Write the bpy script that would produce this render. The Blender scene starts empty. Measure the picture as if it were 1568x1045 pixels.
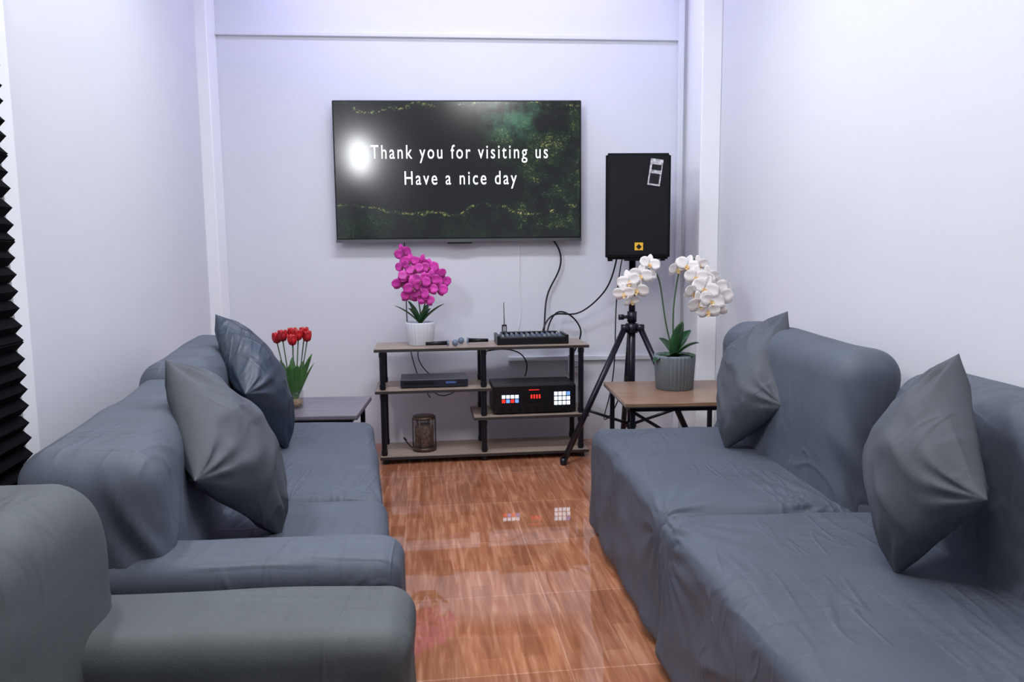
import bpy, bmesh, math, random
from mathutils import Vector, Matrix, noise
random.seed(7)
V=Vector
scene=bpy.context.scene
COL=scene.collection
scene.view_settings.view_transform='Standard'

# ------------------------------------------------------------ materials
def pmat(name,color,rough=.5,metal=0.0,bump=None,var=None,emis=None,spec=.5,scale=(1,1,1),trans=0.0,coat=0.0,alpha=None,sheen=0,crease=None):
    m=bpy.data.materials.new(name); m.use_nodes=True
    nt=m.node_tree; b=nt.nodes['Principled BSDF']
    c=(*color,1)
    b.inputs['Base Color'].default_value=c
    b.inputs['Roughness'].default_value=rough
    b.inputs['Metallic'].default_value=metal
    b.inputs['Specular IOR Level'].default_value=spec
    b.inputs['Transmission Weight'].default_value=trans
    b.inputs['Coat Weight'].default_value=coat
    b.inputs['Sheen Weight'].default_value=sheen
    if alpha is not None: b.inputs['Alpha'].default_value=alpha
    tc=nt.nodes.new('ShaderNodeTexCoord'); mp=nt.nodes.new('ShaderNodeMapping')
    mp.inputs['Scale'].default_value=scale
    nt.links.new(tc.outputs['Object'],mp.inputs['Vector'])
    if var is None: var=(6.0,.06)
    n=nt.nodes.new('ShaderNodeTexNoise'); n.inputs['Scale'].default_value=var[0]; n.inputs['Detail'].default_value=4
    nt.links.new(mp.outputs[0],n.inputs['Vector'])
    r=nt.nodes.new('ShaderNodeValToRGB')
    a=var[1]
    r.color_ramp.elements[0].position=.3; r.color_ramp.elements[1].position=.7
    r.color_ramp.elements[0].color=(*[max(0,x*(1-a)) for x in color],1)
    r.color_ramp.elements[1].color=(*[min(1,x*(1+a)) for x in color],1)
    nt.links.new(n.outputs['Fac'],r.inputs[0]); nt.links.new(r.outputs[0],b.inputs['Base Color'])
    last=None
    if crease:   # sparse soft cloth creases
        tcm=nt.nodes.new('ShaderNodeTexNoise'); tcm.inputs['Scale'].default_value=2.6; tcm.inputs['Detail'].default_value=1; nt.links.new(tc.outputs['Object'],tcm.inputs['Vector'])
        mk=nt.nodes.new('ShaderNodeMapRange'); mk.interpolation_type='SMOOTHSTEP'; nt.links.new(tcm.outputs['Fac'],mk.inputs[0]); mk.inputs[1].default_value=.42; mk.inputs[2].default_value=.60
        for k,(sc,rotz) in enumerate((((1.3,8.5,3.5),.5),((9.5,1.5,3.0),-.5))):
            m2=nt.nodes.new('ShaderNodeMapping'); m2.inputs['Scale'].default_value=sc; m2.inputs['Rotation'].default_value=(.3*k,.4,rotz)
            nt.links.new(tc.outputs['Object'],m2.inputs[0])
            nn=nt.nodes.new('ShaderNodeTexNoise'); nn.inputs['Scale'].default_value=1.8; nn.inputs['Detail'].default_value=1.2; nn.inputs['Distortion'].default_value=.3
            nt.links.new(m2.outputs[0],nn.inputs['Vector'])
            s=nt.nodes.new('ShaderNodeMath'); s.operation='SUBTRACT'; nt.links.new(nn.outputs['Fac'],s.inputs[0]); s.inputs[1].default_value=.5
            ab=nt.nodes.new('ShaderNodeMath'); ab.operation='ABSOLUTE'; nt.links.new(s.outputs[0],ab.inputs[0])
            mr=nt.nodes.new('ShaderNodeMapRange'); mr.interpolation_type='SMOOTHSTEP'; nt.links.new(ab.outputs[0],mr.inputs[0]); mr.inputs[1].default_value=0; mr.inputs[2].default_value=.08; mr.inputs[3].default_value=1; mr.inputs[4].default_value=0
            mu=nt.nodes.new('ShaderNodeMath'); mu.operation='MULTIPLY'; nt.links.new(mr.outputs[0],mu.inputs[0]); nt.links.new(mk.outputs[0],mu.inputs[1])
            bp=nt.nodes.new('ShaderNodeBump'); bp.inputs['Strength'].default_value=crease; bp.inputs['Distance'].default_value=.010
            nt.links.new(mu.outputs[0],bp.inputs['Height'])
            if last: nt.links.new(last,bp.inputs['Normal'])
            last=bp.outputs[0]
        nt.links.new(last,b.inputs['Normal'])
    if bump:
        n2=nt.nodes.new('ShaderNodeTexNoise'); n2.inputs['Scale'].default_value=bump[0]; n2.inputs['Detail'].default_value=5
        bp=nt.nodes.new('ShaderNodeBump'); bp.inputs['Strength'].default_value=bump[1]; bp.inputs['Distance'].default_value=bump[2]
        nt.links.new(mp.outputs[0],n2.inputs['Vector']); nt.links.new(n2.outputs['Fac'],bp.inputs['Height']); nt.links.new(bp.outputs[0],b.inputs['Normal'])
        if last: nt.links.new(last,bp.inputs['Normal'])
    if emis:
        b.inputs['Emission Color'].default_value=(*emis[0],1); b.inputs['Emission Strength'].default_value=emis[1]
    return m

M_wall=pmat('painted_wall',(.71,.725,.775),.55,bump=(60,.15,.004),var=(1.2,.02))
M_wallR=pmat('painted_wall_side',(.70,.71,.745),.5,bump=(25,.2,.004),var=(1.0,.02))
M_trim=pmat('white_gloss_trim',(.92,.93,.94),.35,var=(3,.02))
M_ceil=pmat('ceiling_paint',(.85,.86,.9),.7)
M_fab=pmat('slipcover_grey_fabric',(.080,.095,.125),.62,bump=(420,.3,.002),var=(5,.10),spec=.4,crease=.26)
M_fab2=pmat('slipcover_grey_fabric_warm_lit',(.082,.093,.098),.62,bump=(420,.3,.002),var=(5,.10),spec=.4,crease=.28)  # same slipcover cloth, warm light on the near sofa put into the colour
M_cush=pmat('cushion_grey_fabric',(.076,.085,.101),.6,bump=(380,.3,.002),var=(7,.10),spec=.3,crease=.28)
M_navy=pmat('cushion_navy_fabric',(.024,.037,.060),.45,bump=(380,.25,.002),var=(7,.12),spec=.5,crease=.28)
M_black=pmat('black_plastic',(.006,.006,.008),.35,spec=.35)
M_blackm=pmat('matte_black',(.006,.006,.008),.6,bump=(300,.3,.001),spec=.15)
M_blind=pmat('blind_black_cloth',(.003,.003,.004),.8,spec=.05)
M_metal=pmat('black_metal_tube',(.006,.008,.014),.3,spec=.4)
M_wood=pmat('shelf_wood',(.36,.28,.22),.4,var=(4,.25),scale=(1.5,18,18),bump=(4,.1,.001))
M_woodD=pmat('table_wood_brown',(.29,.175,.11),.3,var=(4,.3),scale=(1.5,20,20))
M_woodG=pmat('table_wood_grey',(.17,.15,.175),.35,var=(4,.25),scale=(1.5,20,20))
M_edge=pmat('dark_edge_band',(.035,.03,.03),.4)
M_potW=pmat('white_ceramic',(.70,.74,.78),.35)
M_potG=pmat('grey_ceramic',(.15,.18,.195),.6)
M_leaf=pmat('leaf_green',(.018,.075,.022),.35,var=(20,.35))
M_leafL=pmat('tulip_leaf_green',(.05,.17,.03),.45,var=(20,.35))
M_stem=pmat('stem_green',(.05,.10,.04),.5)
M_mag=pmat('magenta_petal',(.62,.045,.38),.5,var=(30,.35))
M_magc=pmat('magenta_lip',(.18,.003,.07),.5)
M_whp=pmat('white_petal',(.85,.80,.78),.5,var=(30,.06))
M_whc=pmat('yellow_lip',(.65,.42,.18),.5)
M_red=pmat('tulip_red',(.45,.008,.015),.4,var=(30,.3))
M_soil=pmat('moss',(.05,.05,.03),.9,bump=(60,1,.01))
M_glass=pmat('clear_glass',(.08,.09,.09),.05,alpha=.13,spec=1.0)
M_brown=pmat('brown_beads',(.15,.075,.048),.5,bump=(90,1,.01),var=(60,.8))
M_grille=pmat('speaker_grille',(.006,.006,.008),.5,bump=(500,.8,.002),spec=.2)
M_label=pmat('label_silver',(.45,.45,.47),.4,var=(90,.7))
M_yel=pmat('label_yellow',(.9,.5,.03),.4)
M_white=pmat('plain_white',(.85,.85,.85),.4)
M_redled=pmat('red_led',(.3,.01,.01),.4,emis=((1,.03,.02),1.3))
M_btn=pmat('lit_button',(.6,.7,.8),.4,emis=((.7,.85,1),1.5))
M_btnb=pmat('blue_button',(.1,.2,.5),.4,emis=((.15,.35,1),1.0))
M_grey=pmat('knob_grey',(.35,.36,.38),.4)
M_txt=pmat('screen_text_white',(.9,.9,.9),.4,emis=((1,1,1),.8))
M_glare=pmat('glare_source_emitter',(.9,.9,.9),.4,emis=((.95,.97,1),72))  # emitter of the added glare source beside the TV's view
M_panel=pmat('panel_diffuser',(.9,.9,.9),.4,emis=((.9,.94,1),4))
M_tint=pmat('violet_tint_glow',(.6,.6,.9),.4,emis=((.5,.45,1),4))  # glow of the added strip that tints the upper wall

# floor : glossy wood-look ceramic tiles
def floor_mat():
    m=bpy.data.materials.new('wood_look_tile'); m.use_nodes=True; nt=m.node_tree; b=nt.nodes['Principled BSDF']
    N=nt.nodes.new; L=nt.links.new
    tc=N('ShaderNodeTexCoord'); mp=N('ShaderNodeMapping'); mp.inputs['Rotation'].default_value=(0,0,math.radians(-4)); mp.inputs['Location'].default_value=(.10,-.02,0)
    L(tc.outputs['Object'],mp.inputs[0])
    br=N('ShaderNodeTexBrick'); br.offset=0; br.inputs['Scale'].default_value=1; br.inputs['Brick Width'].default_value=.5; br.inputs['Row Height'].default_value=.5
    br.inputs['Mortar Size'].default_value=.0034; br.inputs['Mortar Smooth'].default_value=.3; br.inputs['Bias'].default_value=0
    br.inputs['Color1'].default_value=(.90,.90,.90,1); br.inputs['Color2'].default_value=(1.06,1.04,1.0,1); br.inputs['Mortar'].default_value=(1.25,1.45,1.7,1)
    L(mp.outputs[0],br.inputs['Vector'])
    mpb=N('ShaderNodeMapping'); mpb.inputs['Rotation'].default_value=(0,0,math.radians(86)); mpb.inputs['Location'].default_value=(.02,.1,0); L(tc.outputs['Object'],mpb.inputs[0])
    b2=N('ShaderNodeTexBrick'); b2.offset=.37; b2.inputs['Scale'].default_value=1; b2.inputs['Brick Width'].default_value=.25; b2.inputs['Row Height'].default_value=.0625
    b2.inputs['Mortar Size'].default_value=.0; b2.inputs['Bias'].default_value=0
    b2.inputs['Color1'].default_value=(.82,.78,.76,1); b2.inputs['Color2'].default_value=(1.15,1.14,1.14,1); b2.inputs['Mortar'].default_value=(1,1,1,1)
    L(mpb.outputs[0],b2.inputs['Vector'])
    mp2=N('ShaderNodeMapping'); mp2.inputs['Scale'].default_value=(48,4.0,1); L(mp.outputs[0],mp2.inputs[0])
    n=N('ShaderNodeTexNoise'); n.inputs['Scale'].default_value=1; n.inputs['Detail'].default_value=5; n.inputs['Distortion'].default_value=.5; L(mp2.outputs[0],n.inputs['Vector'])
    r=N('ShaderNodeValToRGB'); e=r.color_ramp.elements
    e[0].position=.25; e[0].color=(.27,.095,.045,1); e[1].position=.75; e[1].color=(.58,.295,.175,1)
    k=e.new(.5); k.color=(.39,.158,.080,1)
    L(n.outputs['Fac'],r.inputs[0])
    mx=N('ShaderNodeMix'); mx.data_type='RGBA'; mx.blend_type='MULTIPLY'; mx.inputs[0].default_value=1
    mx2=N('ShaderNodeMix'); mx2.data_type='RGBA'; mx2.blend_type='MULTIPLY'; mx2.inputs[0].default_value=1
    L(r.outputs[0],mx2.inputs[6]); L(b2.outputs['Color'],mx2.inputs[7])
    L(mx2.outputs[2],mx.inputs[6]); L(br.outputs['Color'],mx.inputs[7]); L(mx.outputs[2],b.inputs['Base Color'])
    b.inputs['Roughness'].default_value=.03; b.inputs['Specular IOR Level'].default_value=1.0
    bp=N('ShaderNodeBump'); bp.inputs['Strength'].default_value=.25; bp.inputs['Distance'].default_value=.002; bp.invert=True
    L(br.outputs['Fac'],bp.inputs['Height'])
    nw=N('ShaderNodeTexNoise'); nw.inputs['Scale'].default_value=9; nw.inputs['Detail'].default_value=1; L(tc.outputs['Object'],nw.inputs['Vector'])
    bw=N('ShaderNodeBump'); bw.inputs['Strength'].default_value=.02; bw.inputs['Distance'].default_value=.003; L(nw.outputs['Fac'],bw.inputs['Height']); L(bp.outputs[0],bw.inputs['Normal'])
    L(bw.outputs[0],b.inputs['Normal'])
    return m
M_floor=floor_mat()

# TV picture : dark aerial forest at night
def screen_mat():
    m=bpy.data.materials.new('tv_screen'); m.use_nodes=True; nt=m.node_tree; b=nt.nodes['Principled BSDF']
    N=nt.nodes.new; L=nt.links.new
    tc=N('ShaderNodeTexCoord'); sp=N('ShaderNodeSeparateXYZ'); L(tc.outputs['Generated'],sp.inputs[0])
    def math_(op,a,bb=None,c=None):
        x=N('ShaderNodeMath'); x.operation=op
        for i,q in enumerate((a,bb,c)):
            if q is None: continue
            if isinstance(q,(int,float)): x.inputs[i].default_value=q
            else: L(q,x.inputs[i])
        return x.outputs[0]
    def mr(v,a,b2):
        x=N('ShaderNodeMapRange'); x.interpolation_type='SMOOTHSTEP'; L(v,x.inputs[0]); x.inputs[1].default_value=a; x.inputs[2].default_value=b2; return x.outputs[0]
    x=sp.outputs[0]; z=sp.outputs[2]
    n1=N('ShaderNodeTexNoise'); n1.inputs['Scale'].default_value=3.2; n1.inputs['Detail'].default_value=4; L(tc.outputs['Object'],n1.inputs['Vector'])
    n2=N('ShaderNodeTexNoise'); n2.inputs['Scale'].default_value=110; n2.inputs['Detail'].default_value=4; L(tc.outputs['Object'],n2.inputs['Vector'])
    n3=N('ShaderNodeTexNoise'); n3.inputs['Scale'].default_value=7; n3.inputs['Detail'].default_value=9; n3.inputs['Roughness'].default_value=.65; L(tc.outputs['Object'],n3.inputs['Vector'])
    n1c=math_('SUBTRACT',n1.outputs['Fac'],.5)
    right=mr(math_('ADD',x,math_('MULTIPLY',n1c,.7)),.56,.84)
    patch=mr(n3.outputs['Fac'],.42,.66)
    spk=mr(n2.outputs['Fac'],.46,.74)
    def band(zv,w):
        return math_('SUBTRACT',1,mr(math_('ABSOLUTE',math_('SUBTRACT',math_('ADD',z,math_('MULTIPLY',n1c,.30)),zv)),.0,w))
    bb=math_('MULTIPLY',math_('MULTIPLY',math_('ADD',band(.20,.022),band(.975,.018)),mr(n2.outputs['Fac'],.42,.62)),mr(n3.outputs['Fac'],.38,.55))
    low=math_('SUBTRACT',1,mr(math_('ADD',z,math_('MULTIPLY',n1c,.30)),.16,.20))
    dens=math_('MAXIMUM',math_('MULTIPLY',right,patch),math_('MULTIPLY',low,math_('MULTIPLY',patch,.35)))
    f=math_('ADD',math_('MULTIPLY',dens,math_('ADD',math_('MULTIPLY',spk,.85),.14)),math_('MULTIPLY',bb,.75))
    cr=N('ShaderNodeValToRGB'); e=cr.color_ramp.elements; e[0].position=0; e[0].color=(.0015,.003,.003,1); e[1].position=1; e[1].color=(.50,.42,.14,1)
    k=e.new(.2); k.color=(.007,.026,.011,1); k=e.new(.5); k.color=(.085,.098,.028,1)
    L(f,cr.inputs[0])
    dx=math_('SUBTRACT',x,.72); dz=math_('SUBTRACT',z,.90)
    dd=math_('SQRT',math_('ADD',math_('MULTIPLY',math_('MULTIPLY',dx,dx),1.6),math_('MULTIPLY',dz,dz)))
    teal=math_('MULTIPLY',math_('SUBTRACT',1,mr(dd,.02,.24)),math_('MULTIPLY',mr(n3.outputs['Fac'],.40,.62),.8))
    mx=N('ShaderNodeMix'); mx.data_type='RGBA'; mx.blend_type='ADD'; L(teal,mx.inputs[0]); L(cr.outputs[0],mx.inputs[6]); mx.inputs[7].default_value=(.05,.16,.10,1)
    b.inputs['Base Color'].default_value=(.003,.004,.004,1); b.inputs['Roughness'].default_value=.155; b.inputs['Specular IOR Level'].default_value=.75
    L(mx.outputs[2],b.inputs['Emission Color']); b.inputs['Emission Strength'].default_value=1.1
    return m
M_screen=screen_mat()

# ------------------------------------------------------------ mesh helpers
def mkobj(name,bm,mats,smooth=True,parent=None):
    me=bpy.data.meshes.new(name); bmesh.ops.recalc_face_normals(bm,faces=bm.faces[:]); bm.to_mesh(me); bm.free()
    if not isinstance(mats,(list,tuple)): mats=[mats]
    for m in mats: me.materials.append(m)
    if smooth:
        for p in me.polygons: p.use_smooth=True
    o=bpy.data.objects.new(name,me); COL.objects.link(o)
    if parent: o.parent=parent
    return o
def empty(name,loc=(0,0,0)):
    o=bpy.data.objects.new(name,None); COL.objects.link(o); o.empty_display_size=.1
    return o
def add_box(bm,lo,hi,mi=0,rot=None,piv=None,bev=0):
    lo=V(lo);hi=V(hi); c=(lo+hi)/2; s=hi-lo
    r=bmesh.ops.create_cube(bm,size=1); vs=r['verts']
    for v in vs: v.co=V((v.co.x*s.x,v.co.y*s.y,v.co.z*s.z))+c
    fs=set(f for v in vs for f in v.link_faces)
    if bev>0:
        es=set(e for v in vs for e in v.link_edges)
        rr=bmesh.ops.bevel(bm,geom=list(es),offset=bev,segments=2,affect='EDGES',profile=.5)
        fs=set(f for f in fs if f.is_valid)|set(rr['faces'])
        vs=set(v for f in fs for v in f.verts)
    for f in fs: f.material_index=mi
    if rot is not None:
        p=V(piv) if piv is not None else c
        for v in vs: v.co=rot@(v.co-p)+p
    return list(vs)
def add_cyl(bm,a,b,r1,r2=None,seg=16,mi=0,caps=True):
    a=V(a);b=V(b); r2=r1 if r2 is None else r2
    d=b-a; q=d.to_track_quat('Z','Y').to_matrix()
    ra=[];rb=[]
    for i in range(seg):
        t=2*math.pi*i/seg; o=q@V((math.cos(t),math.sin(t),0))
        ra.append(bm.verts.new(a+o*r1)); rb.append(bm.verts.new(b+o*r2))
    for i in range(seg):
        j=(i+1)%seg; f=bm.faces.new((ra[i],ra[j],rb[j],rb[i])); f.material_index=mi
    if caps:
        bm.faces.new(ra[::-1]).material_index=mi; bm.faces.new(rb).material_index=mi
def lathe(bm,prof,c,seg=32,mi=0,ribs=0,ribamp=0):
    rings=[]
    for (r,z) in prof:
        ring=[]
        for i in range(seg):
            t=2*math.pi*i/seg; rr=r+(ribamp*math.cos(ribs*t) if ribs and r>.02 else 0)
            ring.append(bm.verts.new(V(c)+V((rr*math.cos(t),rr*math.sin(t),z))))
        rings.append(ring)
    for a,b in zip(rings,rings[1:]):
        for i in range(seg):
            j=(i+1)%seg; bm.faces.new((a[i],a[j],b[j],b[i])).material_index=mi
    bm.faces.new(rings[0][::-1]).material_index=mi; bm.faces.new(rings[-1]).material_index=mi
def box_obj(name,lo,hi,mat,bev=0,parent=None,rot=None,piv=None,smooth=False):
    bm=bmesh.new(); add_box(bm,lo,hi,0,rot,piv,bev); return mkobj(name,bm,mat,smooth,parent)
def prism(name,pts,z0,z1,mat,parent=None):
    bm=bmesh.new(); a=[bm.verts.new((x,y,z0)) for x,y in pts]; b=[bm.verts.new((x,y,z1)) for x,y in pts]
    n=len(pts)
    for i in range(n): bm.faces.new((a[i],a[(i+1)%n],b[(i+1)%n],b[i]))
    bm.faces.new(a[::-1]); bm.faces.new(b); return mkobj(name,bm,mat,False,parent)
def curve(name,pts,r,mat,parent=None,order=4):
    cu=bpy.data.curves.new(name,'CURVE'); cu.dimensions='3D'; cu.bevel_depth=r; cu.bevel_resolution=3; cu.resolution_u=8
    s=cu.splines.new('NURBS'); s.points.add(len(pts)-1)
    for p,q in zip(s.points,pts): p.co=(*q,1)
    s.use_endpoint_u=True; s.order_u=min(order,len(pts)); cu.materials.append(mat)
    o=bpy.data.objects.new(name,cu); COL.objects.link(o)
    if parent: o.parent=parent
    return o

def axis_samples(h,r,step):
    xs=[]
    k=5
    r=min(r,h*.98)
    for i in range(k): xs.append(-h+r*i/k)
    n=max(1,int((2*h-2*r)/step))
    for i in range(n+1): xs.append(-h+r+(2*h-2*r)*i/n)
    for i in range(1,k+1): xs.append(h-r+r*i/k)
    return xs
def rbox(name,c8,r,mat,parent=None,step=.018,wr=None,puff=0.0):
    """soft upholstered block: rounded box mapped onto 8 corners"""
    c8=[V(c) for c in c8]
    lx=((c8[1]-c8[0]).length+(c8[5]-c8[4]).length)/2; ly=(c8[3]-c8[0]).length; lz=(c8[4]-c8[0]).length
    h=(lx/2,ly/2,lz/2); ax=[axis_samples(hh,r,step) for hh in h]
    bm=bmesh.new(); vd={}
    def pt(p):
        key=(round(p[0],5),round(p[1],5),round(p[2],5))
        if key in vd: return vd[key]
        inn=[max(-(hh-r),min(hh-r,q)) for hh,q in zip(h,p)]
        d=V([q-i for q,i in zip(p,inn)])
        if d.length>1e-7: d=d.normalized()*r
        q=V(inn)+d
        s=[(q[i]/h[i]+1)/2 for i in range(3)]
        def l(a,b,t): return a+(b-a)*t
        bot=l(l(c8[0],c8[1],s[0]),l(c8[3],c8[2],s[0]),s[1]); top=l(l(c8[4],c8[5],s[0]),l(c8[7],c8[6],s[0]),s[1])
        w=l(bot,top,s[2])
        if puff:
            w.z+=puff*(s[2])*(1-(2*s[0]-1)**4)*(1-(2*s[1]-1)**4)
        v=bm.verts.new(w); vd[key]=v; return v
    for a in range(3):
        u,w=[(1,2),(2,0),(0,1)][a]
        for sgn in (-1,1):
            for i in range(len(ax[u])-1):
                for j in range(len(ax[w])-1):
                    q=[]
                    for (ii,jj) in ((i,j),(i+1,j),(i+1,j+1),(i,j+1)):
                        p=[0,0,0]; p[a]=sgn*h[a]; p[u]=ax[u][ii]; p[w]=ax[w][jj]; q.append(pt(p))
                    try: bm.faces.new(q)
                    except ValueError: pass
    bmesh.ops.recalc_face_normals(bm,faces=bm.faces[:]); bm.normal_update()
    if wr:
        for v,d in [(v,wr(v.co.copy(),v.normal.copy())) for v in bm.verts]: v.co+=v.normal*d
        for v in bm.verts: v.co.z=max(v.co.z,0.004)
    return mkobj(name,bm,mat,True,parent)

def nz(x,y,z): return noise.noise(V((x,y,z)))
def fold(a,b,c):    # rounded cloth fold profile 0..1, crest sharper than the valley
    t=max(0,1-abs(nz(a,b,c))*2.6); return t*t*(3-2*t)
def wr_seat(seed,amp=1.0,ztop=.45,corners=()):
    def f(p,n):
        side=1-min(1,abs(n.z)*1.3)
        s=p.x*1.0+p.y*1.0
        low=max(0,min(1,(ztop-p.z)/ztop))
        fl=fold(s*3.6+nz(p.z*2.5,s,seed)*.7+p.z*.8,p.z*.9,seed)*.020*(.10+low)
        swag=fold(s*1.8+p.z*4,p.z*3-s*1.5,seed+3)*.007
        top=nz(p.x*3.5,p.y*3.5,seed)*.005+fold(p.x*3.2+p.y*2,p.y*2.2-p.x*1.5,seed+9)*.0025
        d=amp*(side*(fl+swag)+(1-side)*top)
        for cx,cy,cz in corners:
            dx,dy,dz=p.x-cx,p.y-cy,p.z-cz; r=math.sqrt(dx*dx+dy*dy+dz*dz)
            if r<.45:
                th=math.atan2(dz*.9+.0001,dy) if side>.5 else math.atan2(dy,dx)
                d+=.007*math.exp(-(r/.20)**2)*math.sin(th*15+seed)*min(1,r*12)
        return d
    return f
def wr_back(seed,amp=1.0):
    def f(p,n):
        s=p.x+p.y
        end=min(1,abs(n.y)*1.2)
        a=nz(p.x*3,p.y*3,p.z*4+seed)*.009
        b=fold(s*2.2+p.z*2,p.z*2.5,seed)*.004
        k=max(0,min(1,(.82-p.z)*4))
        c=(fold(p.x*12+p.z*6,p.y*2,p.z*1.5+seed)-.4)*.026*end*k
        return amp*(a+b+c)
    return f
def hexa(q,z0,z1,qt=None):
    qt=qt or q
    return [(x,y,z0) for x,y in q]+[(x,y,z1) for x,y in qt]

# ------------------------------------------------------------ room shell
def wl(y): return -.91-.15*y     # inner face of the left wall
box_obj('floor',(-2.2,-2.0,-.1),(1.7,4.95,0),M_floor)
box_obj('ceiling',(-2.2,-2.0,3.0),(1.7,4.95,3.1),M_ceil)
box_obj('wall_back',(-2.2,4.75,0),(1.7,4.9,3.0),M_wall)
box_obj('wall_right',(1.44,-2.0,0),(1.6,4.75,3.0),M_wallR)
prism('wall_left',[(wl(-2.0),-2.0),(wl(4.75),4.75),(wl(4.75)-.15,4.75),(wl(-2.0)-.15,-2.0)],0,3.0,M_wallR)
box_obj('wall_front',(-1.0,-2.0,0),(1.44,-1.85,3.0),M_wall)
box_obj('trim_1',(-1.72,4.59,0),(-1.53,4.75,3.0),M_trim,bev=.006)
box_obj('trim_2',(1.323,4.43,0),(1.44,4.75,3.0),M_trim,bev=.006)
bm=bmesh.new(); add_box(bm,(-1.53,4.728,2.505),(1.29,4.75,2.53),bev=.004); 
for v in bm.verts: v.co.z+= .012-(v.co.x+1.53)*.009
mkobj('trim_3',bm,M_wall,False)
box_obj('trim_4',(1.262,4.718,.0),(1.298,4.75,3.0),M_wall,bev=.004)
box_obj('trim_5',(.20,4.728,.52),(1.268,4.75,.55),M_wall,bev=.004)
box_obj('baseboard_right',(1.425,-1.85,0),(1.44,4.43,.07),M_trim)

# ------------------------------------------------------------ ceiling lamps
def ceil_light(x,y,sx,sy,energy,color):
    e=empty('ceiling_light')
    bm=bmesh.new(); add_box(bm,(x-sx/2-.02,y-sy/2-.02,2.965),(x+sx/2+.02,y+sy/2+.02,3.0),0,bev=.004); add_box(bm,(x-sx/2,y-sy/2,2.957),(x+sx/2,y+sy/2,2.966),1)
    mkobj('fixture',bm,[M_trim,M_panel],False,e)
    l=bpy.data.lights.new('lamp','AREA'); l.shape='RECTANGLE'; l.size=sx; l.size_y=sy; l.energy=energy; l.color=color
    o=bpy.data.objects.new('lamp',l); COL.objects.link(o); o.location=(x,y,2.95); o.parent=e
ceil_light(.1,.9,.6,.6,27,(1,.99,.97))
ceil_light(0,3.0,1.2,.3,34,(.87,.91,1))
e=empty('added_violet_tint')  # added strip, no such fitting known; tints the upper back wall violet
box_obj('strip',(-1.3,4.28,2.97),(1.2,4.32,3.0),M_tint,parent=e)
l=bpy.data.lights.new('violet_tint_fill','AREA'); l.shape='RECTANGLE'; l.size=2.4; l.size_y=.05; l.energy=8.5; l.color=(.62,.60,1)
o=bpy.data.objects.new('violet_tint_fill',l); COL.objects.link(o); o.location=(-.05,4.3,2.96); o.parent=e; o.rotation_euler=(math.radians(25),0,0)

ang=math.atan(.15)
def onwall(y,off,z): 
    p=V((wl(y),y,z)); n=V((math.cos(ang),math.sin(ang),0)); return p+n*off
e=empty('added_glare_source')  # added unseen glowing box, mirrored as the bright spot in the TV
def wallbox(name,y0,y1,z0,z1,o0,o1,mat,parent,bev=0):
    bm=bmesh.new(); pts=[]
    for z in (z0,z1):
        for (y,o) in ((y0,o0),(y0,o1),(y1,o1),(y1,o0)): pts.append(bm.verts.new(onwall(y,o,z)))
    a=pts[:4];b=pts[4:]
    for i in range(4): bm.faces.new((a[i],a[(i+1)%4],b[(i+1)%4],b[i]))
    bm.faces.new(a[::-1]); bm.faces.new(b)
    return mkobj(name,bm,mat,False,parent)
wallbox('housing',1.56,1.92,2.02,2.32,0,.04,M_trim,e)
wallbox('diffuser',1.58,1.90,2.04,2.30,.038,.07,M_glare,e)

# window blind with zig-zag slats
e=empty('window_blind')
bm=bmesh.new()
z=.45
while z<1.95:
    for (oa,za,ob,zb) in ((.014,z,.034,z+.022),(.034,z+.022,.014,z+.042)):
        q=[]
        for (y,o,zz) in ((1.45,oa,za),(1.985,oa,za),(1.985,ob,zb),(1.45,ob,zb)): q.append(bm.verts.new(onwall(y,o,zz)))
        bm.faces.new(q)
    z+=.043
o=mkobj('slats',bm,M_blind,False,e); md=o.modifiers.new('t','SOLIDIFY'); md.thickness=.004
wallbox('headrail',1.43,1.99,1.965,2.01,0,.036,M_black,e)
wallbox('back_cloth',1.45,1.98,.45,1.97,.003,.012,M_blind,e)
e=empty('window_1')
wallbox('frame_side',2.005,2.09,.40,2.015,0,.012,M_trim,e)
wallbox('sill',1.40,2.09,.36,.41,0,.05,M_trim,e)

# ------------------------------------------------------------ television
tv=empty('television')
X0,X1,Z0,Z1=-.845,.655,1.285,2.125
box_obj('casing',(X0,4.665,Z0),(X1,4.705,Z1),M_black,bev=.006,parent=tv)
box_obj('rear_hump',(X0+.25,4.70,Z0+.12),(X1-.25,4.748,Z1-.25),M_blackm,parent=tv)
box_obj('screen',(X0+.010,4.660,Z0+.020),(X1-.010,4.667,Z1-.010),M_screen,parent=tv)
box_obj('bottom_bar',(X0,4.658,Z0-.006),(X1,4.70,Z0+.012),pmat('tv_bar',(.12,.12,.13),.3,metal=.6),parent=tv)
box_obj('sensor',(-.17,4.655,Z0-.018),(-.02,4.69,Z0-.003),M_black,parent=tv,bev=.003)
def text(body,cx,cz,width,h):
    cu=bpy.data.curves.new('caption','FONT'); cu.body=body; cu.size=h; cu.align_x='CENTER'; cu.align_y='CENTER'; cu.extrude=.001; cu.space_character=1.28; cu.space_word=1.05; cu.offset=.0003
    o=bpy.data.objects.new('caption',cu); COL.objects.link(o); bpy.context.view_layer.update()
    w=o.dimensions.x; o.scale=(width/w,1,1); o.rotation_euler=(math.pi/2,0,0); o.location=(cx,4.657,cz); cu.materials.append(M_txt); o.parent=tv
text('Thank you for visiting us',-.085,1.815,1.07,.116)
text('Have a nice day',-.085,1.66,.68,.116)

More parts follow.
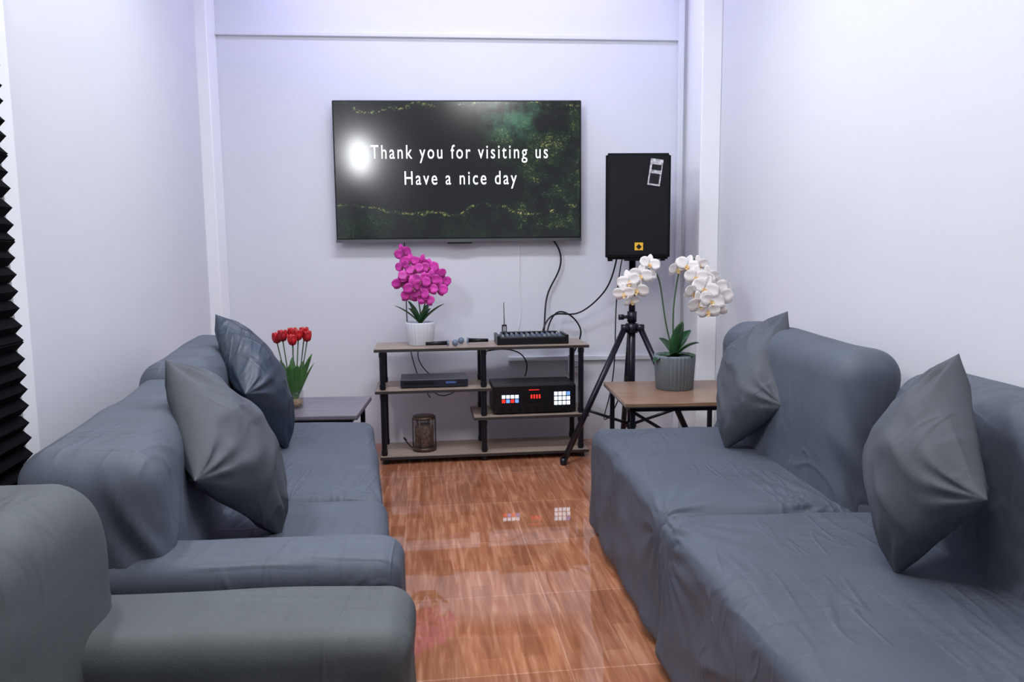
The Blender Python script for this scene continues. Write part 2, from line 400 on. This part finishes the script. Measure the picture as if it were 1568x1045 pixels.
# ------------------------------------------------------------ media shelf
sh=empty('media_shelf')
SA=math.radians(4.0)
S0=V((-.58,4.24,0)); Rs=Matrix.Rotation(SA,3,'Z')
def S(x,y,z): return S0+Rs@V((x,y,0))+V((0,0,z))
def sbox(bm,lo,hi,mi=0,bev=0):
    vs=add_box(bm,lo,hi,mi,bev=bev)
    for v in vs: v.co=S(*v.co)
W=1.235; DP=.33
bm=bmesh.new()
def board(x0,x1,z,t=.018):
    sbox(bm,(x0,.0,z),(x1,DP,z+t),0); sbox(bm,(x0-.002,-.003,z-.001),(x1+.002,.0,z+t-.004),1); sbox(bm,(x0-.003,-.002,z-.001),(x0,DP,z+t-.004),1); sbox(bm,(x1,-.002,z-.001),(x1+.003,DP,z+t-.004),1)
board(0,W,.655); board(0,.66,.415); board(.56,W,.245); board(.02,W,.03)
mkobj('boards',bm,[M_wood,M_edge],False,sh)
bm=bmesh.new()
def post(x,y,z0,z1):
    add_cyl(bm,S(x,y,z0),S(x,y,z1),.016,seg=14)
    for zz in (z0+.02,z1-.02): add_cyl(bm,S(x,y,zz-.012),S(x,y,zz+.012),.0185,seg=14)
for y in (.03,DP-.03):
    post(.04,y,.048,.415);post(.04,y,.433,.655)
    post(W-.04,y,.048,.245);post(W-.04,y,.263,.655)
    post(.62,y,.048,.245);post(.62,y,.433,.655); post(.62,y,.263,.415)
    for x in (.05,.62,W-.04): add_cyl(bm,S(x,y,0),S(x,y,.03),.022,seg=14)
mkobj('posts',bm,M_metal,False,sh)
ZT=.673

# --- audio mixer
bm=bmesh.new()
mx0,mx1=.71,1.12
sbox(bm,(mx0,.05,ZT),(mx1,.25,ZT+.045),0,bev=.006)
sbox(bm,(mx0-.006,.045,ZT+.001),(mx0+.012,.255,ZT+.055),0,bev=.004); sbox(bm,(mx1-.012,.045,ZT+.001),(mx1+.006,.255,ZT+.055),0,bev=.004)
for i in range(12):
    for j in range(4):
        x=mx0+.03+i*.031; y=.075+j*.04
        add_cyl(bm,S(x,y,ZT+.044),S(x,y,ZT+.058),.0065,.005,8,mi=(1 if (i*3+j)%4 else 2))
sbox(bm,(mx0+.03,.21,ZT+.045),(mx1-.03,.245,ZT+.06),0,bev=.003)
M_blueg=pmat('knob_blue_grey',(.14,.18,.27),.4)
mkobj('audio_mixer',bm,[M_black,M_blueg,M_grey],False)
# --- wireless receiver with antenna
bm=bmesh.new()
sbox(bm,(.755,.265,ZT),(.785,.285,ZT+.10),0,bev=.004); sbox(bm,(.760,.263,ZT+.06),(.780,.266,ZT+.09),1)
add_cyl(bm,S(.77,.275,ZT+.10),S(.768,.275,ZT+.235),.003,.0018,8)
mkobj('wireless_receiver',bm,[M_black,M_grey],False)
# --- microphones
def mic(name,a,b):
    a=V(a);b=V(b);d=(b-a).normalized(); bm=bmesh.new()
    add_cyl(bm,a,a+(b-a)*.72,.010,.013,16,0); add_cyl(bm,a+(b-a)*.72,a+(b-a)*.78,.016,.017,16,1)
    r=bmesh.ops.create_uvsphere(bm,u_segments=16,v_segments=10,radius=.019); 
    for v in r['verts']: v.co+=b
    for v in r['verts']:
        for f in v.link_faces: f.material_index=1
    return mkobj(name,bm,[M_black,M_blueg],True)
mic('microphone',S(.29,.045,ZT+.020),S(.46,.055,ZT+.0205))
mic('microphone',S(.66,.15,ZT+.020),S(.50,.17,ZT+.0205))
# --- disc player
bm=bmesh.new()
sbox(bm,(.14,.05,.439),(.53,.27,.485),0,bev=.004); sbox(bm,(.16,.047,.455),(.34,.051,.472),2); sbox(bm,(.40,.046,.458),(.46,.051,.470),1)
for i in range(4):
    sbox(bm,(.15+.11*i,.07,.433),(.165+.11*i,.09,.44),0)
for i in range(3): add_cyl(bm,S(.475+.016*i,.051,.464),S(.475+.016*i,.045,.464),.005,seg=8,mi=2)
mkobj('disc_player',bm,[pmat('player_navy',(.012,.016,.03),.3),pmat('dim_blue_display',(.02,.03,.08),.3,emis=((.1,.2,.6),.25)),M_black],False)
# --- amplifier
bm=bmesh.new()
a0,a1=.675,1.165
sbox(bm,(a0,.03,.272),(a1,.31,.435),0,bev=.005)
for x in (a0+.04,a1-.04):
    for y in (.06,.27): add_cyl(bm,S(x,y,.2632),S(x,y,.273),.015,seg=12)
sbox(bm,(a0+.18,.026,.335),(a1-.19,.031,.40),1)
for i in range(4): sbox(bm,(a0+.220+i*.016,.023,.357),(a0+.229+i*.016,.027,.380),2)
for i in range(4):
    for j in range(3): sbox(bm,(a1-.13+i*.025,.024,.315+j*.028),(a1-.111+i*.025,.031,.336+j*.028),4 if (i==3 and j==2) else 3)
for i in range(4):
    for j in range(2): sbox(bm,(a0+.05+i*.026,.024,.335+j*.026),(a0+.07+i*.026,.031,.354+j*.026),3 if j else (4 if i%2 else 2))
for i in range(8): add_cyl(bm,S(a0+.05+i*.052,.03,.297),S(a0+.05+i*.052,.018,.297),.010,seg=12,mi=1)
sbox(bm,(a0+.21,.025,.406),(a1-.22,.031,.409),2)
mkobj('amplifier',bm,[M_black,M_blackm,M_redled,M_btn,M_btnb,M_grey],False)
# --- glass jar on bottom shelf
jr=empty('glass_jar'); c=S(.27,.13,.0485)
bm=bmesh.new(); lathe(bm,[(.062,0),(.066,.01),(.066,.185),(.063,.19),(.058,.185),(.058,.016),(.01,.014)],c); mkobj('glass',bm,M_glass,True,jr)
bm=bmesh.new(); lathe(bm,[(.05,.018),(.055,.03),(.055,.14),(.045,.155),(.01,.16)],c); mkobj('filling',bm,M_brown,True,jr)
bm=bmesh.new(); lathe(bm,[(.072,-.0003),(.072,.02),(.068,.022)],c); lathe(bm,[(.067,.188),(.069,.20),(.064,.206),(.01,.206)],c)
for k in range(6):
    a=k*math.pi/3+.2; add_cyl(bm,c+V((math.cos(a)*.067,math.sin(a)*.067,.01)),c+V((math.cos(a)*.067,math.sin(a)*.067,.195)),.0035,seg=8)
mkobj('rings',bm,pmat('jar_bronze',(.09,.06,.045),.35,metal=.6),True,jr)

# ------------------------------------------------------------ plants
def leaf(bm,base,dirv,length,width,droop,mi=0,up=V((0,0,1)),n=10,twist=0):
    base=V(base);d=V(dirv).normalized(); side=d.cross(up); 
    if side.length<.05: side=V((1,0,0))
    side.normalize(); 
    if twist: side=Matrix.Rotation(twist,3,d)@side
    p=base.copy(); rows=[]; cur=d.copy()
    for i in range(n+1):
        t=i/n; w=width*(math.sin(math.pi*min(1,(t*.86+.10)))**.7) if t<1 else .0005
        nn=side.cross(cur).normalized()
        rows.append([bm.verts.new(p-side*w/2+nn*w*.18),bm.verts.new(p),bm.verts.new(p+side*w/2+nn*w*.18)])
        p=p+cur*(length/n); cur=(cur+V((0,0,-droop/n))).normalized()
    for a,b in zip(rows,rows[1:]):
        for j in range(2): bm.faces.new((a[j],a[j+1],b[j+1],b[j])).material_index=mi
def petal(bm,o,d,f,L,Wd,cup,mi,round_=.6):
    d=d.normalized(); s=d.cross(f).normalized(); rows=[]; n=6
    for i in range(n+1):
        t=i/n; w=Wd*(math.sin(math.pi*(.06+.9*t))**round_); c=o+d*L*t+f*(cup*(t*t))
        rows.append([bm.verts.new(c+s*w/2*k+f*(abs(k)**2)*w*.10) for k in (-1,-.5,0,.5,1)])
    for a,b in zip(rows,rows[1:]):
        for j in range(4): bm.faces.new((a[j],a[j+1],b[j+1],b[j])).material_index=mi
def orchid_flower(bm,o,f,size,roll,m0,m1):
    o=V(o); f=V(f).normalized(); u=V((0,0,1)); r=f.cross(u)
    if r.length<.1: r=V((1,0,0))
    r.normalize(); u=r.cross(f).normalized()
    def dr(a): a+=roll; return r*math.cos(a)+u*math.sin(a)
    for a in (90,215,325): petal(bm,o-f*.002,dr(math.radians(a)),f,size*.52,size*.34,-size*.06,m0,.7)
    for a in (8,172): petal(bm,o+f*.002,dr(math.radians(a)),f,size*.55,size*.56,size*.05,m0,.5)
    petal(bm,o+f*.004,dr(math.radians(270)),(f+dr(math.radians(90))*.2).normalized(),size*.28,size*.2,size*.18,m1,.7)
    petal(bm,o+f*.004,dr(math.radians(240)),f,size*.16,size*.12,size*.12,m1); petal(bm,o+f*.004,dr(math.radians(300)),f,size*.16,size*.12,size*.12,m1)
def smooth_solid(o,t=.0012):
    md=o.modifiers.new('s','SOLIDIFY'); md.thickness=t

# magenta orchid on shelf
po=empty('potted_purple_orchid'); c=S(.262,.17,ZT)
bm=bmesh.new(); lathe(bm,[(.068,0),(.072,.004),(.088,.128),(.088,.135),(.080,.135),(.078,.12),(.01,.118)],c,seg=96,ribs=24,ribamp=.0015); mkobj('pot',bm,M_potW,True,po)
bm=bmesh.new(); lathe(bm,[(.076,.112),(.06,.124),(.01,.130)],c); mkobj('moss',bm,M_soil,True,po)
bm=bmesh.new(); b0=c+V((0,0,.12))
for dv,L_,w,dp in (((-.8,-.2,.9),.19,.045,.5),((.75,-.25,.9),.20,.045,.5),((-.35,-.5,1),.15,.045,.8),((.4,-.5,1),.15,.045,.8),((-.5,.4,1.2),.17,.04,.5),((.3,.5,1),.16,.04,.6)):
    leaf(bm,b0,dv,L_,w,dp)
o=mkobj('leaves',bm,M_leaf,True,po); smooth_solid(o)
curve('stem',[b0,b0+V((.01,0,.12)),b0+V((-.03,0,.26)),b0+V((-.08,-.03,.38))],.004,M_stem,po)
curve('stem_2',[b0,b0+V((.02,0,.12)),b0+V((.06,0,.22)),b0+V((.11,-.03,.29))],.004,M_stem,po)
bm=bmesh.new()
for (x,z,y) in ((-.085,.42,0),(-.045,.375,-.02),(-.09,.345,-.01),(-.02,.325,-.03),(-.06,.29,-.03),(-.10,.25,-.01),(.02,.365,0),(.065,.335,-.02),(.11,.30,-.02),(.135,.255,0),(.07,.27,-.04),(.02,.26,-.05),(-.03,.225,-.045),(.06,.21,-.04),(.01,.185,-.04),(-.05,.175,-.03),(.11,.215,-.02),(.04,.15,-.04)):
    orchid_flower(bm,b0+V((x,y-.03,z)),V((random.uniform(-.5,.5)+x*2,-1,random.uniform(-.4,.3))),random.uniform(.09,.11),random.uniform(-.4,.4),0,1)
o=mkobj('flowers',bm,[M_mag,M_magc],True,po); smooth_solid(o)

# white orchid on right table
TZ=.50
wo=empty('potted_white_orchid'); c=V((1.02,3.80,TZ))
bm=bmesh.new(); lathe(bm,[(.088,0),(.094,.004),(.104,.165),(.104,.178),(.096,.178),(.094,.16),(.01,.158)],c,seg=160,ribs=32,ribamp=.002); mkobj('pot',bm,M_potG,True,wo)
bm=bmesh.new(); lathe(bm,[(.093,.15),(.07,.163),(.01,.168)],c); mkobj('moss',bm,M_soil,True,wo)
b0=c+V((0,0,.16)); bm=bmesh.new()
for dv,L_,w,dp in (((-.8,-.3,.25),.14,.06,.9),((.7,-.3,.9),.15,.07,.8),((.15,-.3,1.4),.20,.08,.3),((.5,.3,1),.18,.075,.6),((-.4,-.6,.5),.12,.065,.9),((.5,-.6,.4),.12,.065,.8),((-.3,.5,.8),.15,.06,.8)):
    leaf(bm,b0,dv,L_,w,dp)
o=mkobj('leaves',bm,M_leaf,True,wo); smooth_solid(o)
s1=[b0,b0+V((-.05,0,.15)),b0+V((-.07,0,.34)),b0+V((-.10,0,.47)),b0+V((-.17,-.02,.47)),b0+V((-.25,-.04,.33))]
s2=[b0,b0+V((-.02,0,.18)),b0+V((.0,0,.38)),b0+V((.03,0,.52)),b0+V((.10,-.02,.52)),b0+V((.19,-.05,.40)),b0+V((.20,-.06,.28))]
curve('stem',s1,.004,M_stem,wo); curve('stem_2',s2,.004,M_stem,wo)
bm=bmesh.new()
for (x,z,y,s) in ((-.145,.485,-.03,.10),(-.19,.43,-.04,.11),(-.25,.40,-.04,.11),(-.21,.36,-.05,.11),(-.275,.34,-.04,.10),(-.235,.30,-.03,.08),(-.15,.43,-.02,.08),
    (.0,.46,-.02,.10),(.05,.475,-.03,.11),(.11,.48,-.03,.09),(.09,.42,-.05,.11),(.15,.42,-.04,.11),(.13,.36,-.07,.13),(.19,.37,-.05,.12),(.08,.34,-.06,.11),(.16,.30,-.08,.13),(.21,.31,-.05,.13),(.10,.29,-.08,.12),(.145,.25,-.08,.11),(.20,.25,-.05,.10),(.13,.39,-.03,.12),(.24,.35,-.02,.09)):
    orchid_flower(bm,b0+V((x,y,z)),V((random.uniform(-.5,.5),-1,random.uniform(-.4,.2))),s,random.uniform(-.4,.4),0,1)
o=mkobj('flowers',bm,[M_whp,M_whc],True,wo); smooth_solid(o)

# ------------------------------------------------------------ side tables
def side_table(x0,x1,y0,y1,zt,wood,brace):
    e=empty('side_table')
    bm=bmesh.new(); add_box(bm,(x0,y0,zt-.022),(x1,y1,zt),0,bev=.003); add_box(bm,(x0-.001,y0-.001,zt-.021),(x1+.001,y1+.001,zt-.016),1)
    mkobj('top',bm,[wood,M_edge],False,e)
    bm=bmesh.new(); t=.022
    for x in (x0+.03,x1-.03-t):
        for y in (y0+.03,y1-.03-t): add_box(bm,(x,y,0),(x+t,y+t,zt-.022))
        add_box(bm,(x,y0+.03,zt-.045),(x+t,y1-.03,zt-.0225)); add_box(bm,(x,y0+.03,.10),(x+t,y1-.03,.12))
    for y in (y0+.03,y1-.03-t): add_box(bm,(x0+.03,y,zt-.045),(x1-.03,y+t,zt-.0225))
    if brace:
        add_cyl(bm,(x0+.045,y0+.04,.12),(x1-.045,y0+.04,zt-.05),.008,seg=10); add_cyl(bm,(x1-.045,y0+.045,.12),(x0+.045,y0+.045,zt-.05),.008,seg=10)
    mkobj('frame',bm,M_metal,False,e)
side_table(.69,1.31,3.42,4.03,TZ,M_woodD,True)
side_table(-1.14,-.555,3.42,3.90,.47,M_woodG,False)

# tulips
tu=empty('tulip_vase'); c=V((-.885,3.62,.47))
bm=bmesh.new(); lathe(bm,[(.040,0),(.044,.004),(.046,.085),(.043,.085),(.041,.008),(.01,.006)],c); mkobj('vase',bm,M_glass,True,tu)
bm=bmesh.new(); lathe(bm,[(.036,.010),(.038,.04),(.01,.05)],c); mkobj('pebbles',bm,pmat('pebbles',(.45,.30,.18),.7,bump=(120,1,.01)),True,tu)
bm=bmesh.new(); b0=c+V((0,0,.03)); heads=[]
for i,(x,y,z) in enumerate(((-.07,0,.29),(-.035,-.03,.305),(.0,.02,.31),(.035,-.02,.305),(.07,.01,.295),(.015,-.05,.285),(-.05,.03,.295),(.05,.04,.31))):
    h=b0+V((x,y,z)); heads.append(h)
    add_cyl(bm,b0+V((x*.2,y*.2,0)),h,.003,seg=8,mi=1)
for i in range(13):
    a=i*2.4; leaf(bm,b0+V((math.cos(a)*.012,math.sin(a)*.012,0)),V((math.cos(a)*.42,math.sin(a)*.42,1)),random.uniform(.19,.27),.040,.25,0,twist=0)
o=mkobj('foliage',bm,[M_leafL,M_stem],True,tu); smooth_solid(o,.001)
bm=bmesh.new()
for h in heads:
    lathe(bm,[(.006,-.004),(.017,.004),(.021,.018),(.019,.032),(.013,.042)],h,seg=12)
    for k in range(6):
        a=k*math.pi/3; d=V((math.cos(a),math.sin(a),0))
        petal(bm,h+d*.012,(V((0,0,1))+d*.22),d,.050,.026,-.004,0,.6)
o=mkobj('blooms',bm,M_red,True,tu); smooth_solid(o)

# ------------------------------------------------------------ loudspeaker and stand
sp=empty('loudspeaker')
def taper_box(x0,x1,y0,y1,z0,z1,inset,bev):
    bm=bmesh.new(); vs=add_box(bm,(x0,y0,z0),(x1,y1,z1))
    for v in bm.verts:
        if v.co.y>(y0+y1)/2: v.co.x+= inset if v.co.x<(x0+x1)/2 else -inset
    bmesh.ops.bevel(bm,geom=bm.edges[:],offset=bev,segments=3,affect='EDGES')
    return bm
mkobj('cabinet',taper_box(.725,1.095,4.20,4.52,1.165,1.75,.06,.012),M_blackm,False,sp)
mkobj('grille',taper_box(.737,1.083,4.190,4.215,1.182,1.735,0,.008),M_grille,False,sp)
bm=bmesh.new()
R=Matrix.Rotation(math.radians(8),3,'Y')
add_box(bm,(.965,4.186,1.57),(1.035,4.191,1.715),0,rot=R); add_box(bm,(.972,4.184,1.58),(1.025,4.1875,1.635),1,rot=R,piv=(1.0,4.186,1.64)); add_box(bm,(.975,4.184,1.655),(1.028,4.1875,1.685),1,rot=R,piv=(1.0,4.186,1.64))
add_box(bm,(.888,4.186,1.215),(.935,4.191,1.258),2); add_box(bm,(.900,4.184,1.224),(.922,4.187,1.246),1,rot=Matrix.Rotation(.78,3,'Y'))
mkobj('badges',bm,[M_label,M_black,M_yel],False,sp)
bm=bmesh.new(); add_cyl(bm,(.91,4.35,1.155),(.91,4.35,1.166),.05,seg=20); 
for x in (.76,1.06):
    for y in (4.24,): add_cyl(bm,(x,y,1.155),(x,y,1.166),.015,seg=12)
mkobj('pole_socket',bm,M_black,False,sp)
st=empty('speaker_stand'); bm=bmesh.new(); px,py=.91,4.35
add_cyl(bm,(px,py,.15),(px,py,.82),.022,seg=18); add_cyl(bm,(px,py,.80),(px,py,1.155),.019,seg=18)
add_cyl(bm,(px,py,.80),(px,py,.86),.028,seg=18)
add_cyl(bm,(px,py,.735),(px,py,.79),.036,seg=18); add_cyl(bm,(px,py,.17),(px,py,.20),.032,seg=18)
add_cyl(bm,(px-.06,py-.03,.83),(px,py,.83),.010,seg=10); add_box(bm,(px-.085,py-.045,.815),(px-.055,py-.02,.845))
feet=[(.485,4.17),(1.27,4.16),(.93,4.70)]
for fx,fy in feet:
    d=V((fx-px,fy-py,0)).normalized()
    top=V((px,py,.765))+d*.05; bot=V((fx,fy,.018)); 
    add_box(bm,top-V((.02,.02,.02)),top+V((.02,.02,.02)))
    add_cyl(bm,top,bot,.0175,seg=12); add_cyl(bm,bot-V((0,0,.018)),bot+V((0,0,.02)),.020,seg=12)
    mid=top.lerp(bot,.62); add_cyl(bm,(px,py,.185),mid,.009,seg=10)
mkobj('tripod',bm,M_metal,True,st)

# ------------------------------------------------------------ cables
cb=empty('power_cable')
curve('tv_cable',[(.47,4.71,1.30),(.53,4.70,1.24),(.55,4.70,1.12),(.45,4.71,.98),(.43,4.70,.86),(.42,4.60,.78),(.41,4.56,.70)],.0055,M_black,cb)
curve('speaker_cable',[(.86,4.50,1.25),(.84,4.55,1.05),(.78,4.62,.93),(.62,4.66,.80),(.50,4.62,.85),(.42,4.58,.80),(.40,4.56,.71)],.005,M_black,cb)
curve('mixer_cable',[(.43,4.56,.72),(.47,4.64,.86),(.58,4.66,.84),(.66,4.68,.74),(.66,4.66,.68),(.60,4.70,.55)],.005,M_black,cb)
curve('thin_cable',[(.27,4.735,1.28),(.28,4.74,1.1),(.26,4.74,.95),(.30,4.735,.8),(.22,4.73,.6)],.002,M_white,cb)
curve('left_cable',[(-.44,4.72,1.30),(-.44,4.73,1.22),(-.435,4.73,1.0),(-.44,4.73,.5),(-.3,4.71,.3)],.003,M_black,cb)
curve('shelf_cable',[S(.62,.29,.60),S(.72,.30,.655-.03),S(.90,.33,.62),S(.93,.33,.50),S(.90,.32,.44)],.004,M_black,cb)
curve('player_cable',[S(.25,.3,.64),S(.22,.31,.56),S(.28,.30,.50),S(.33,.28,.46)],.003,M_black,cb)
curve('hanging_cable',[S(.32,.30,.41),S(.32,.31,.36),S(.40,.33,.30),S(.50,.33,.38),S(.53,.31,.41)],.003,M_black,cb)
curve('jar_cable',[S(.20,.13,.06),S(.15,.16,.10),S(.13,.25,.12),S(.16,.33,.06)],.004,M_black,cb)
curve('stand_cable',[(.86,4.40,1.17),(.82,4.42,.95),(.84,4.44,.6),(.80,4.46,.3),(.72,4.36,.17),(.78,4.15,.30),(.85,4.2,.5)],.0035,M_black,cb)
bm=bmesh.new(); add_box(bm,(.98-.4,4.725,.44),(.98-.30,4.75,.56),0,bev=.004); add_box(bm,(.60,4.70,.48),(.65,4.727,.52),1,bev=.004)
mkobj('power_outlet',bm,[M_trim,M_black],False)

# ------------------------------------------------------------ left sofa
sf=empty('slipcovered_sofa')
rbox('seat_1',hexa([(-1.00,2.245),(-.295,2.245),(-.475,3.37),(-1.22,3.37)],0.004,.455),.04,M_fab,sf,wr=wr_seat(1.3,corners=((-.30,2.25,.44),)),puff=.012)
rbox('seat_2',hexa([(-.86,1.50),(-.185,1.50),(-.285,2.255),(-1.00,2.255)],0.004,.457),.04,M_fab,sf,wr=wr_seat(4.7,corners=((-.75,2.25,.46),)),puff=.012)
rbox('back_1',hexa([(-1.03,2.32),(-.73,2.32),(-.95,3.36),(-1.24,3.36)],.10,.865,[(-1.05,2.32),(-.83,2.32),(-1.04,3.34),(-1.25,3.34)]),.08,M_fab,sf,wr=wr_back(2.1))
rbox('back_2',hexa([(-.90,1.40),(-.56,1.40),(-.74,2.36),(-1.03,2.36)],.10,.825,[(-.89,1.42),(-.62,1.42),(-.84,2.36),(-1.05,2.36)]),.075,M_fab,sf,wr=wr_back(7.4),step=.012)
def wr_arm(seed):
    def f(p,n):
        low=max(0,min(1,(.565-p.z)*7))
        return nz(p.x*4,p.y*4,p.z*4+seed)*.005+low*(fold(p.x*8+p.z*2.5,p.z*1.6,seed)-.4)*.018+(1-low)*fold(p.x*3+p.y*2,p.y*4,seed)*.003
    return f
rbox('arm_roll',hexa([(-.84,1.385),(-.155,1.385),(-.155,1.56),(-.86,1.56)],.44,.618),.045,M_fab,sf,wr=wr_arm(.7),step=.012)
rbox('arm_panel',hexa([(-.84,1.395),(-.165,1.395),(-.165,1.55),(-.86,1.55)],.004,.52),.03,M_fab,sf,wr=wr_arm(3.7),step=.012)
# near left sofa
sf2=empty('slipcovered_sofa')
rbox('arm_roll',hexa([(-.82,1.10),(-.11,1.10),(-.115,1.31),(-.84,1.31)],.43,.620),.048,M_fab2,sf2,wr=wr_arm(9.7),step=.010)
rbox('arm_panel',hexa([(-.82,1.11),(-.12,1.11),(-.125,1.30),(-.84,1.30)],.004,.52),.03,M_fab2,sf2,wr=wr_arm(5.2),step=.010)
rbox('seat',hexa([(-.80,-.25),(-.10,-.25),(-.12,1.14),(-.84,1.14)],.004,.45),.055,M_fab2,sf2,wr=wr_seat(8.1),puff=.02)
rbox('back',hexa([(-.82,-.30),(-.48,-.30),(-.55,1.29),(-.87,1.29)],.10,.835,[(-.83,-.30),(-.58,-.30),(-.64,1.28),(-.89,1.28)]),.075,M_fab2,sf2,wr=wr_back(5.5))
rbox('arm_roll_near',hexa([(-.80,-.42),(-.08,-.42),(-.08,-.24),(-.80,-.24)],.43,.605),.085,M_fab2,sf2,wr=wr_arm(2.7),step=.03)
rbox('arm_panel_near',hexa([(-.80,-.40),(-.10,-.40),(-.10,-.25),(-.80,-.25)],.004,.52),.04,M_fab2,sf2,step=.03)

# ------------------------------------------------------------ right armless seats
def chair(q,bq,bt,zs,zb,seed,mat,corners):
    e=empty('armless_sofa_seat')
    rbox('seat',hexa(q,.004,zs),.042,mat,e,wr=wr_seat(seed,.95,corners=corners),puff=.010,step=.014)
    rbox('back',hexa(bq,.10,zb,bt),.085,mat,e,wr=wr_back(seed+2),step=.012)
chair([(.535,2.085),(1.24,2.085),(1.22,3.15),(.49,3.15)],[(1.05,2.09),(1.27,2.09),(1.26,3.20),(1.00,3.20)],[(1.06,2.10),(1.26,2.10),(1.29,3.20),(1.06,3.20)],.452,.905,11.0,M_fab,((.53,2.10,.40),(1.05,2.12,.46)))
chair([(.60,.55),(1.36,.55),(1.34,2.07),(.52,2.07)],[(1.14,.55),(1.40,.55),(1.38,2.06),(1.12,2.06)],[(1.18,.55),(1.41,.55),(1.39,2.05),(1.16,2.05)],.452,.865,17.0,M_fab,((.52,2.0,.36),))

# ------------------------------------------------------------ cushions
def cushion(T,N,B,thick,mat,seed,face):
    T=V(T);N=V(N);B=V(B); C=(T+B)/2; U=(T-B)/2; W_=N-C
    nrm=U.cross(W_).normalized()
    if nrm.dot(V(face))<0: nrm=-nrm
    n=60; bm=bmesh.new()
    def co(a,b,s):
        k=.05
        a2=a*(1-k*(1-b*b)*abs(a)); b2=b*(1-k*(1-a*a)*abs(b))
        t=max(0,(1-a**2)*(1-b**2)); h=thick*(t**.47)*(1 if s>0 else .5)
        cr=0
        for (ca,cbb) in ((1,1),(1,-1),(-1,1),(-1,-1)):
            da=a-ca;db=b-cbb; r=math.hypot(da,db); th=math.atan2(db,da)
            cr+=math.exp(-(r/.5)**2)*math.sin(th*13+seed+r*3)*.012*min(1,t*10)
        wv=nz(a*1.6+seed,b*1.6,s)*.012*min(1,t*3)+fold(a*1.3+b*.8+seed,b*1.1-a,s*2+seed)*.007*min(1,t*3)
        return C+U*(a2+b2)/2+W_*(a2-b2)/2+nrm*s*(h+cr*1+wv)
    def ed(a,b): 
        a2=a*(1-.05*(1-b*b)); b2=b*(1-.05*(1-a*a)); return C+U*(a2+b2)/2+W_*(a2-b2)/2
    grid={}
    for s in (-1,1):
        for i in range(n+1):
            for j in range(n+1):
                a=-1+2*i/n; b=-1+2*j/n
                a=math.sin(a*math.pi/2); b=math.sin(b*math.pi/2)
                edge=(i in(0,n) or j in(0,n))
                if edge and s==1: grid[(s,i,j)]=grid[(-1,i,j)]; continue
                grid[(s,i,j)]=bm.verts.new(co(a,b,s) if not edge else ed(a,b))
        for i in range(n):
            for j in range(n):
                bm.faces.new((grid[(s,i,j)],grid[(s,i+1,j)],grid[(s,i+1,j+1)],grid[(s,i,j+1)]))
    return mkobj('throw_cushion',bm,mat,True)
cushion((-.985,2.88,.985),(-.80,2.59,.73),(-.735,2.86,.455),.125,M_navy,1.0,(1,0,0))
cushion((-.80,1.95,.94),(-.645,1.69,.695),(-.53,1.96,.455),.120,M_cush,2.3,(1,0,0))
cushion((1.18,2.79,.975),(1.06,2.49,.67),(.935,2.74,.455),.125,M_cush,3.9,(-1,0,0))
cushion((1.10,1.65,.965),(1.01,1.40,.705),(.955,1.61,.455),.115,M_cush,5.1,(-1,0,0))

# ------------------------------------------------------------ world + camera
w=bpy.data.worlds.new('world'); w.use_nodes=True; scene.world=w
w.node_tree.nodes['Background'].inputs[0].default_value=(.6,.7,1,1); w.node_tree.nodes['Background'].inputs[1].default_value=.3
cam=bpy.data.cameras.new('camera'); cam.sensor_width=36; cam.lens=1150/1568*36; cam.clip_start=.05
co=bpy.data.objects.new('camera',cam); COL.objects.link(co)
yaw=math.radians(-2.7); pitch=math.radians(-6.6); roll=math.radians(-.55)
Rm=Matrix.Rotation(yaw,4,'Z')@Matrix.Rotation(math.pi/2+pitch,4,'X')@Matrix.Rotation(roll,4,'Z')
co.matrix_world=Matrix.Translation((0,0,1.2))@Rm
scene.camera=co
